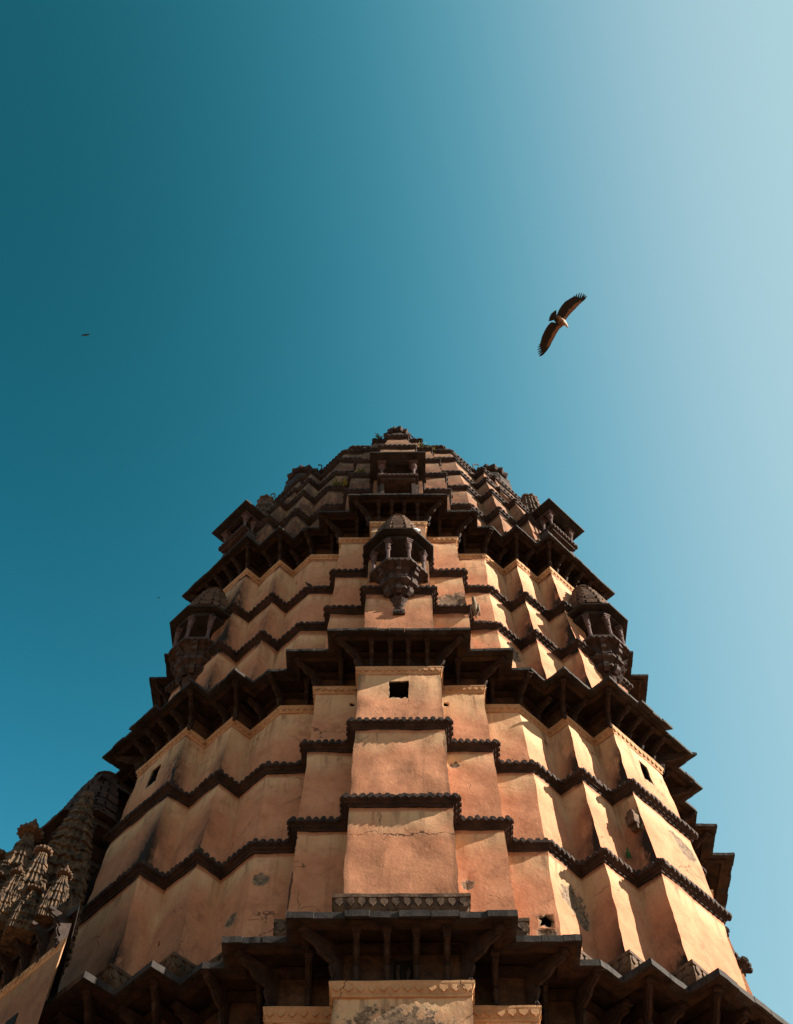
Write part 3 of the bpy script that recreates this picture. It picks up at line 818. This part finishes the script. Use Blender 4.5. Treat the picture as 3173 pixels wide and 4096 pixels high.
# ------------------------------------------------------------------ stair turret joined to the left corner
turret = empty('corner_turret', (-13.2, 38.1, -1.6))
tag(turret, 'dark stair turret with a pillared balcony behind the left edge of the tower', 'turret')
tx, ty = -13.2, 38.3
def sqr(hd, z, c=(tx, ty)): return [(c[0], c[1] - hd, z), (c[0] + hd, c[1], z), (c[0], c[1] + hd, z), (c[0] - hd, c[1], z)]
def tpart(mb, name, mat, par=turret, **k):
    o = mb.build(name, mat, None, **k); o.parent = par
    if par is turret: o.matrix_parent_inverse = Matrix.Translation((13.2, -38.1, 1.6))
    return o
def sqloft(prof, c=(tx, ty)):
    mb = MB(); n = 16; vs = []
    for hd, z in prof:
        s = sqr(hd, z, c)
        for e in range(4):
            a, b_ = Vector(s[e]), Vector(s[(e + 1) % 4])
            vs += [tuple(a + (b_ - a) * k / n) for k in range(n)]
    m = 4 * n
    fs = [(j * m + k, j * m + (k + 1) % m, (j + 1) * m + (k + 1) % m, (j + 1) * m + k) for j in range(len(prof) - 1) for k in range(m)]
    mb.add(vs, fs); return mb
tpart(sqloft([(3.6, -1.6), (3.5, 32.3)]), 'tier_wall', M_band)
tpart(sqloft([(3.4, 32.5), (4.7, 32.1), (4.72, 32.25), (3.4, 32.7)]), 'eave', M_slab, jit=.03)
tpart(sqloft([(3.35, 32.3), (3.2, 41.0)]), 'tier_wall', M_band)
tpart(sqloft([(3.3, 35.9), (3.6, 36.1), (3.6, 36.4), (3.3, 36.5)]), 'string_course', M_band)
tpart(sqloft([(3.2, 40.0), (4.3, 39.6), (4.33, 39.75), (3.2, 40.3)]), 'eave', M_slab, jit=.03)
tpart(sqloft([(3.1, 40.2), (2.9, 40.8), (2.0, 41.6), (.9, 42.2), (.2, 42.5)]), 'roof', M_band)
tb = bracket_mesh(1.1, .95, .2, 'bracket'); first = True
for (zz, hd) in ((31.0, 3.4), (38.4, 3.1)):
    s = sqr(hd, zz)
    for e in (3,):
        a, b_ = Vector(s[e][:2]), Vector(s[(e + 1) % 4][:2]); t = (b_ - a).normalized(); nr = Vector((t.y, -t.x))
        for k in range(5):
            o = tb if first else tb.copy()
            if not first: col.objects.link(o)
            first = False; q = a + (b_ - a) * (k + .12) / 5 * 1.04
            o.parent = turret; o.matrix_parent_inverse = Matrix.Translation((13.2, -38.1, 1.6))
            o.location = (q.x, q.y, zz); o.rotation_euler.z = math.atan2(nr.y, nr.x)
a = Vector(sqr(3.25, 0)[3][:2]); b_ = Vector(sqr(3.25, 0)[0][:2]); t = (b_ - a).normalized(); nr = Vector((t.y, -t.x))

def copy_tree(o, parent):
    c = o.copy(); col.objects.link(c); c.parent = parent
    for ch in [x for x in list(bpy.data.objects) if x.parent == o]: copy_tree(ch, c)
    return c
src = [o for o in bpy.data.objects if o.name.startswith('balcony') and o.parent == temple][0]
nb = copy_tree(src, turret); nb.matrix_parent_inverse = Matrix.Translation((13.2, -38.1, 1.6))
q = a + (b_ - a) * .95; nb.location = (q.x, q.y, 34.6); nb.rotation_euler.z = -math.pi / 4
for o in [nb] + [x for x in bpy.data.objects if x.parent == nb]:
    o.data = o.data.copy(); o.data.materials[0] = M_band  # darker stone swapped in, standing for the shade on this balcony

# ------------------------------------------------------------------ sunlit cluster of small spires at the far left
shrine = empty('shrine', (-12.8, 31.2, -1.6))
tag(shrine, 'shrine topped by carved brown stone spires, partly sunlit, at the lower left edge', 'shrine')
def spart(mb, name, mat, loc, par=None, **k):
    o = mb.build(name, mat, None, **k); o.parent = par or shrine
    if not par: o.matrix_parent_inverse = Matrix.Translation((12.8, -31.2, 1.6)); o.location = loc
    return o
def spire(x, y, zt, r, h, fin=True, am=.5, rz=0.0, steps=8):
    b = MB(); stepped_spire(b, r, zt - h, zt, pw=1.9, steps=steps, top=.2)
    for q in range(4):                              # engaged spirelets on each face
        a = q * math.pi / 2; d = (math.cos(a) * r * .72, math.sin(a) * r * .72)
        stepped_spire(b, r * .45, zt - h, zt - h * .42, d, pw=1.9, steps=max(3, steps // 2), top=.3)
        amalaka(b, (d[0], d[1], zt - h * .42), r * .2, r * .14, 10)
    o = spart(b, 'spire', M_spire, (x, y, 0), jit=.012, jf=4); o.rotation_euler.z = rz
    b = MB(); amalaka(b, (0, 0, zt - .02), r * am, r * .28, 14); spart(b, 'amalaka', M_mold, None, o, jit=.015, jf=4)
    if fin:
        b = MB(); k = r * .5; b.lathe([(.3 * k, 0), (.35 * k, .1 * k), (.2 * k, .25 * k), (.45 * k, .5 * k), (.5 * k, .75 * k), (.3 * k, 1.0 * k), (.14 * k, 1.1 * k), (.2 * k, 1.25 * k), (.05 * k, 1.6 * k)], (0, 0, zt + r * .24), 14)
        spart(b, 'finial', M_mold, None, o)
RZ = -.42
SP = [(-12.7, 32.0, 35.9, 1.15, 8.2, False, .22, RZ, 15), (-14.15, 31.3, 33.1, .85, 5.0, True, .62, RZ, 8), (-13.05, 30.5, 31.3, .72, 3.9, False, .5, RZ, 7),
      (-13.5, 30.1, 29.85, .5, 2.4, True, .6, RZ + .1, 5), (-11.75, 29.9, 29.6, .5, 2.2, True, .6, RZ - .1, 5), (-15.3, 31.9, 32.4, 1.0, 5.2, False, .5, RZ, 7),
      (-12.65, 30.0, 29.0, .5, 2.0, True, .6, RZ, 5), (-14.4, 30.6, 30.2, .6, 2.8, False, .6, RZ, 6)]
for a in SP: spire(*a)
A_ = Vector((-10.7, 29.0)); B_ = A_ + Vector((-.707, .707)) * 5.2; D_ = A_ + Vector((-.375, .927)) * 3.6; C_ = B_ + (D_ - A_)
def quad(off, z):
    c = (A_ + B_ + C_ + D_) / 4
    return [(v + (v - c).normalized() * off) for v in (A_, B_, C_, D_)], z
def qloft(prof):
    mb = MB(); n = 10; vs = []
    for off, z in prof:
        q_, _ = quad(off, z)
        for e in range(4):
            a, b_ = q_[e], q_[(e + 1) % 4]; vs += [(*(a + (b_ - a) * k / n), z) for k in range(n)]
    m = 4 * n; fs = [(j * m + k, j * m + (k + 1) % m, (j + 1) * m + (k + 1) % m, (j + 1) * m + k) for j in range(len(prof) - 1) for k in range(m)]
    fs += [tuple(range(m))[::-1], tuple(range((len(prof) - 1) * m, len(prof) * m))]
    mb.add(vs, fs); return mb
w = qloft([(0.1, -1.6), (0, 22), (0, 24), (0, 25.8)]); w.at['hf'] = {i: max(0, 25.8 - v[2]) for i, v in enumerate(w.v)}
spart(w, 'wall', plaster('plaster_shrine', (0.2, 0.098, 0.055), (0.12, 0.054, 0.03), (0.24, 0.15, 0.09)), (0, 0, 0))
w = qloft([(.02, 25.65), (.1, 25.67), (.18, 25.8), (.2, 26.0), (0, 26.02)])
q_, _ = quad(.17, 25.85); a, b_ = q_[0], q_[1]; t = (b_ - a).normalized(); nr = Vector((-t.y, t.x)); nr = nr if nr.y < 0 else -nr
for k in range(18): w.prism(petal(.2, .2), v3(a + (b_ - a) * (k + .5) / 18, 25.84), v3(t), Z3, v3(nr), .07)
spart(w, 'cornice', M_corn, (0, 0, 0))
spart(qloft([(-.2, 26.0), (-.2, 27.6)]), 'frieze', M_frieze, (0, 0, 0), jit=.02)
spart(qloft([(-.3, 27.2), (.45, 26.95), (.47, 27.1), (-.3, 27.5)]), 'eave', M_slab, (0, 0, 0), jit=.03)
spart(qloft([(-.3, 27.4), (-.5, 28.0), (-.9, 28.6)]), 'roof', M_spire, (0, 0, 0), jit=.03)
sb = bracket_mesh(1.05, .75, .18, 'bracket'); sb.parent = shrine
for k in range(5):
    o = sb if k == 0 else sb.copy()
    if k: col.objects.link(o)
    o.matrix_parent_inverse = Matrix.Translation((12.8, -31.2, 1.6)); qq, _ = quad(-.2, 0); q = qq[0] + (qq[1] - qq[0]) * (k + .1) / 5
    o.location = (q.x, q.y, 26.0); o.rotation_euler.z = math.atan2(nr.y, nr.x)
wm = MB(); q = A_ + (B_ - A_) * .36; wm.box(v3(q, 23.4), .6, .08, 1.5, rz=math.atan2(t.y, t.x)); spart(wm, 'window', M_black, (0, 0, 0))

# ------------------------------------------------------------------ ground
b = MB(); b.add([(-3000, -3000, -1.6), (3000, -3000, -1.6), (3000, 3000, -1.6), (-3000, 3000, -1.6)], [(0, 1, 2, 3)])
gt = NT('ground_sand'); gc = gt.mix(gt.ramp(gt.noise(.2, 6, .6), .3, .7), (.20, .112, .064), (.28, .162, .095)); M_gr = gt.done(gc, .95)
tag(b.build('ground', M_gr), kind='structure')

# ------------------------------------------------------------------ birds
def flat_mat(name, c1, c2, sc=20):
    t = NT(name); c = t.mix(t.ramp(t.noise(sc, 4, .6), .35, .65), c1, c2); return t.done(c, .8)
M_bird_dark = flat_mat('dark_plumage', (.012, .010, .009), (.03, .024, .02))
def vulture_mat():
    t = NT('vulture_plumage'); a = t.attr('lt'); n = t.noise(14, 5, .6)
    f = t.math('ADD', a, t.ramp(n, .3, .7, -.2, .2))
    c = t.mix(t.ramp(f, .25, .5), (.012, .009, .008), (.15, .078, .045)); c = t.mix(t.ramp(f, .75, .95), c, (.55, .46, .38))
    return t.done(c, .8)
M_vult = vulture_mat()

def cam_ray(px, py, dist):
    f = 4600; a = (px - 1586.5) / f; b_ = (2048 - py) / f
    d = Vector((a, b_, -1)).normalized()
    return cam.location + cam.rotation_euler.to_matrix() @ d * dist

def soaring_bird(name, mat):
    """wings spread, seen from below. outline in photo units, u right, v up, metres"""
    k = .2364 * 36 / 4600
    cx, cy = 790, 770
    P = lambda x, y: Vector(((x - cx) * k, (cy - y) * k))
    up_le = [(862, 770), (900, 757), (950, 690), (1000, 635), (1060, 575), (1130, 500), (1180, 455), (1225, 415), (1250, 385)]
    up_te = [(735, 700), (762, 655), (790, 590), (835, 520), (890, 455), (950, 415), (1010, 378), (1055, 352), (1120, 372)]
    lo_le = [(880, 835), (855, 862), (800, 905), (760, 965), (715, 1050), (668, 1140), (645, 1190), (600, 1260), (545, 1320)]
    lo_te = [(700, 800), (660, 795), (618, 835), (575, 895), (540, 965), (512, 1030), (495, 1100), (478, 1165), (500, 1235)]
    vs = []; fs = []; lt = []
    def wing(le, te, s):
        n0 = len(vs); NC = 8
        for i, (l, t) in enumerate(zip(le, te)):
            L, T_ = P(*l), P(*t); span = i / (len(le) - 1); rise = .22 * span ** 1.3
            for sgn in (1, -1):
                for j in range(NC + 1):
                    c = j / NC; q = L + (T_ - L) * c
                    th = .045 * (1 - span * .65) * (math.sin(math.pi * min(1, c * 1.35 + .04)) if c < .74 else .12) + .003
                    z = rise * .7 - .05 * math.sin(math.pi * c) * (1 - span * .5) * -1 + sgn * th
                    vs.append((q.x, q.y, z))
                    v = max(0, 1 - abs(c - .16) / .26) * (.7 if span < .72 else .7 * max(0, 1 - (span - .72) / .16))
                    lt.append(v if sgn < 0 else .1)
        W = 2 * (NC + 1)
        for i in range(len(le) - 1):
            for side in (0, 1):
                for j in range(NC):
                    a = n0 + i * W + side * (NC + 1) + j; fs.append((a, a + 1, a + W + 1, a + W))
            a = n0 + i * W
            fs.append((a, a + NC + 1, a + W + NC + 1, a + W)); fs.append((a + NC, a + W + NC, a + W + 2 * NC + 1, a + 2 * NC + 1))
        for i in (0, len(le) - 1):
            a = n0 + i * W; fs.append(tuple(range(a, a + NC + 1)) + tuple(range(a + 2 * NC + 1, a + NC, -1)))
    wing(up_le, up_te, 1); wing(lo_le, lo_te, -1)
    def feather(b0, b1, w, z0, z1, lv=.0):
        A, B = P(*b0), P(*b1); d = (B - A).normalized(); n_ = Vector((-d.y, d.x)); n0 = len(vs); prof = ((0, .8), (.35, 1), (.75, .75), (1, .15))
        for f, ww in prof:
            for s in (-1, 1):
                for zz in (-1, 1):
                    q = A + (B - A) * f + n_ * s * w * k * ww; vs.append((q.x, q.y, z0 + (z1 - z0) * f + zz * .004)); lt.append(lv)
        for i in range(3):
            o = n0 + 4 * i
            for e in ((0, 1), (1, 3), (3, 2), (2, 0)): fs.append((o + e[0], o + e[1], o + 4 + e[1], o + 4 + e[0]))
        fs.append((n0, n0 + 1, n0 + 3, n0 + 2)); fs.append((n0 + 12, n0 + 13, n0 + 15, n0 + 14))
    for b0, b1 in (((1060, 400), (1062, 330)), ((1085, 410), (1098, 304)), ((1110, 420), (1145, 283)), ((1140, 425), (1184, 285)), ((1165, 425), (1220, 300)), ((1185, 420), (1243, 315)), ((1195, 425), (1268, 340)), ((1030, 400), (1030, 365))):
        feather(b0, b1, 13, .155, .2)
    for b0, b1 in (((530, 1180), (447, 1195)), ((530, 1205), (440, 1240)), ((535, 1235), (448, 1282)), ((540, 1260), (456, 1315)), ((548, 1285), (470, 1345)), ((560, 1290), (490, 1350)), ((520, 1150), (466, 1160))):
        feather(b0, b1, 13, .155, .2)
    for i in range(9):                                # tail fan
        a = i / 8; e = (738 - a * 122, 592 + a * 182) ; r_ = math.sin(math.pi * a) * 32
        feather((715 + 0 * a - a * 5, 715 + a * 20), (e[0] - r_ * .83, e[1] - r_ * .55), 22, 0, .01)
    # body: lofted along the axis from tail to beak
    ax = [((690, 705), 22, .05), ((725, 720), 48, .12), ((765, 748), 64, .3), ((810, 780), 66, .45), ((850, 800), 56, .6), ((880, 820), 40, .85), ((900, 835), 27, .95), ((918, 858), 20, .95), ((930, 876), 11, .7), ((940, 893), 3, .2)]
    NB = 12; n0 = len(vs)
    for i, (c, w, l) in enumerate(ax):
        C_ = P(*c); D = (P(*ax[min(i + 1, len(ax) - 1)][0]) - P(*ax[max(i - 1, 0)][0])).normalized(); n_ = Vector((-D.y, D.x))
        for j in range(NB):
            a = 2 * math.pi * j / NB; q = C_ + n_ * math.cos(a) * w * k; vs.append((q.x, q.y, math.sin(a) * w * k * .95 + .0))
            lt.append(l + (.35 if math.cos(a) > .35 and i > 1 else -.1 if math.cos(a) < -.3 else 0))  # one flank paler: sunlight painted into the plumage
    for i in range(len(ax) - 1):
        for j in range(NB): fs.append((n0 + i * NB + j, n0 + i * NB + (j + 1) % NB, n0 + (i + 1) * NB + (j + 1) % NB, n0 + (i + 1) * NB + j))
    fs.append(tuple(range(n0, n0 + NB))[::-1]); fs.append(tuple(range(n0 + (len(ax) - 1) * NB, n0 + len(ax) * NB)))
    m = MB(); m.add(vs, fs, lt=lt)
    return m.build(name, mat, None, smooth=False)

vb = soaring_bird('vulture', M_vult)
vb.location = cam_ray(2050 + 790 * .2364, 1100 + 770 * .2364, 36)
# its underside (-z) looks at the camera
vb.rotation_euler = cam.rotation_euler.to_matrix().to_4x4().to_euler()
vb.scale = (1, 1, -1)
tag(vb, 'large brown vulture soaring with spread wings and fingered tips, pale head, in the blue sky', 'bird')
def far_bird(px, py, span_px, dist, label, roll):
    m = MB(); s = 1.0
    vs = []; fs = []
    st = [(-1.0, -.02, .16, .05), (-.55, .02, .3, .02), (-.12, .0, .36, .0), (0, .0, .5, -.02), (.12, .02, .36, .0), (.55, .08, .3, .03), (1.0, .14, .12, .07)]
    for x, yc_, w, z in st:
        vs += [(x, yc_ + w / 2, z), (x, yc_ - w / 2, z), (x, yc_, z + .03 + (.06 if x == 0 else 0)), (x, yc_, z - .03 - (.06 if x == 0 else 0))]
    for i in range(6):
        o = 4 * i
        for e in ((0, 2), (2, 1), (1, 3), (3, 0)): fs.append((o + e[0], o + e[1], o + 4 + e[1], o + 4 + e[0]))
    fs += [(0, 2, 1, 3), (24, 26, 25, 27)]
    m.add(vs, fs); m.lathe([(.02, -.32), (.06, -.25), (.07, -.1), (.09, .1), (.05, .22)], (0, 0, 0), 8)
    # lathe axis is z; turn the fuselage into the wing plane
    for i in range(28, len(m.v)): x, y, z = m.v[i]; m.v[i] = (x, z, y)
    o = m.build('soaring_bird', M_bird_dark); o.location = cam_ray(px, py, dist)
    k = span_px / 2 / 4600 * dist; o.scale = (k * 1.1, k * 1.1, k)
    o.rotation_euler = (cam.rotation_euler.to_matrix() @ Matrix.Rotation(R(roll), 3, 'Z')).to_euler()
    tag(o, label, 'bird', None)
far_bird(343, 1340, 31, 280, 'small dark bird of prey soaring alone in the left half of the sky', 3)
far_bird(635, 2391, 13, 420, 'tiny distant bird, a speck in the sky left of the tower balconies', -4)

def perched(name, loc, L, heading, pitch, mats, label, cat='bird'):
    """small standing bird: body, head, beak, tail as one mesh"""
    m = MB(); n = 10
    ax = [((-.62, 0, -.25), .03), ((-.45, 0, -.14), .07), ((-.22, 0, 0), .15), ((0, 0, .1), .2), ((.2, 0, .2), .17), ((.3, 0, .34), .1), ((.36, 0, .46), .1), ((.44, 0, .5), .085), ((.52, 0, .48), .035), ((.6, 0, .44), .008)]
    vs = []; fs = []; lt = []
    for i, (c, r_) in enumerate(ax):
        a = Vector(ax[max(0, i - 1)][0]); b_ = Vector(ax[min(len(ax) - 1, i + 1)][0]); d = (b_ - a).normalized(); u = Vector((0, 1, 0)); w = d.cross(u)
        for j in range(n):
            t = 2 * math.pi * j / n; q = Vector(c) + u * math.cos(t) * r_ * .85 + w * math.sin(t) * r_; vs.append(q)
    for i in range(len(ax) - 1):
        for j in range(n): fs.append((i * n + j, i * n + (j + 1) % n, (i + 1) * n + (j + 1) % n, (i + 1) * n + j))
    fs += [tuple(range(n))[::-1], tuple(range((len(ax) - 1) * n, len(ax) * n))]
    m.add(vs, fs)
    for s in (-1, 1):
        m.prism([(.2, .2), (.05, .26), (-.3, .05), (-.68, -.2), (-.35, -.12), (.05, -.0)], (0, s * .17, 0), Vector((1, 0, 0)), Z3, Vector((0, 1, 0)), .05)
        m.lathe([(.02, -.24), (.02, .0), (.05, .06)], (.03, s * .07, 0), 6)
        m.box((.06, s * .07, -.235), .12, .05, .02)
    o = m.build(name, mats, None, smooth=True)
    o.scale = (L,) * 3; o.location = loc; o.rotation_euler = (0, R(pitch), R(heading))
    tag(o, label, cat); return o
M_pige = flat_mat('grey_plumage', (.35, .37, .42), (.55, .57, .62)); M_green = flat_mat('green_plumage', (.008, .05, .010), (.02, .085, .018)); M_vb = flat_mat('vulture_back', (.05, .035, .025), (.2, .15, .10), 8)
PB = params(T3, 51.2)
perched('pigeon', (-4.7, YC - 12.62, 51.36), .4, 200, 0, M_bird_dark, 'dark pigeon perched on the string course of the left face, middle tier')
perched('pigeon', (.9, YC - 15.98, 51.12), .42, 20, 10, M_pige, 'pale grey pigeon on the right slope of the central balcony canopy')
perched('pigeon', (1.42, YC - 14.9, 62.1), .42, -20, 0, M_pige, 'pale pigeon on the canopy of the topmost balcony')
perched('vulture', (3.72, YC - 13.75, 47.1), 1.15, 75, -62, M_vb, 'vulture clinging to the ledge corner right of the central balcony')
q = onD(14.45, 2.1, 1); perched('parakeet', (q.x, q.y, 32.9), .42, 100, -60, M_green, 'green parakeet clinging to the shaded wall fold on the right')

# ------------------------------------------------------------------ weeds rooted in the masonry
M_leaf = flat_mat('weed_leaves', (.035, .065, .012), (.12, .16, .03), 12)
M_leafy = flat_mat('yellow_weed_leaves', (.16, .17, .02), (.4, .36, .05), 12)
def weed(loc, r, n, mat, label):
    b = MB(); rs = random.Random(int(loc[0] * 97 + loc[2] * 13))
    for _ in range(n):
        a = rs.uniform(0, 2 * math.pi); el = rs.uniform(.1, 1.4); d = Vector((math.cos(a) * math.cos(el), math.sin(a) * math.cos(el), math.sin(el)))
        L = r * rs.uniform(.4, 1); p0 = Vector((0, 0, 0)); p1 = d * L
        s = d.cross(Z3).normalized() if abs(d.z) < .99 else Vector((1, 0, 0))
        b.add([p0 - s * .012, p0 + s * .012, p1 + s * .008, p1 - s * .008], [(0, 1, 2, 3)])
        for k in range(4):
            c = p0 + (p1 - p0) * rs.uniform(.35, 1.05); e1 = Vector([rs.uniform(-1, 1) for _ in range(3)]).normalized(); e2 = e1.cross(d).normalized(); lw = rs.uniform(.05, .1)
            b.add([c, c + e1 * lw + e2 * lw * .4, c + e1 * lw * 2, c + e1 * lw - e2 * lw * .4], [(0, 1, 2, 3)])
    o = b.build('weed', mat); o.location = loc
    tag(o, label, 'plant', 'weeds rooted in the upper masonry')
Pw = lambda T, z: ring(params(T, z), .25)
weed((-3.3, YC - 11.35, 65.7), .55, 26, M_leafy, 'yellow green weed on the upper left ledge, leftmost of the weeds')
weed((-2.4, YC - 12.15, 65.7), .6, 26, M_leaf, 'dark green weed on the upper left ledge beside the topmost balcony')
weed((-4.0, YC - 11.3, 65.65), .7, 34, M_leaf, 'dark green bush spreading over the left shoulder of the spire')
weed((-1.35, YC - 10.45, 75.05), .4, 18, M_leaf, 'small green weed on the left end of the summit ledge')
weed((1.7, YC - 10.85, 72.55), .42, 20, M_leaf, 'green weed right of the summit on the second ledge down')
weed((2.35, YC - 10.5, 72.55), .4, 20, M_leafy, 'yellow green weed on the right shoulder ledge below the summit')
weed((.8, YC - 10.85, 72.55), .3, 14, M_leaf, 'small green sprig on the central ledge under the summit')
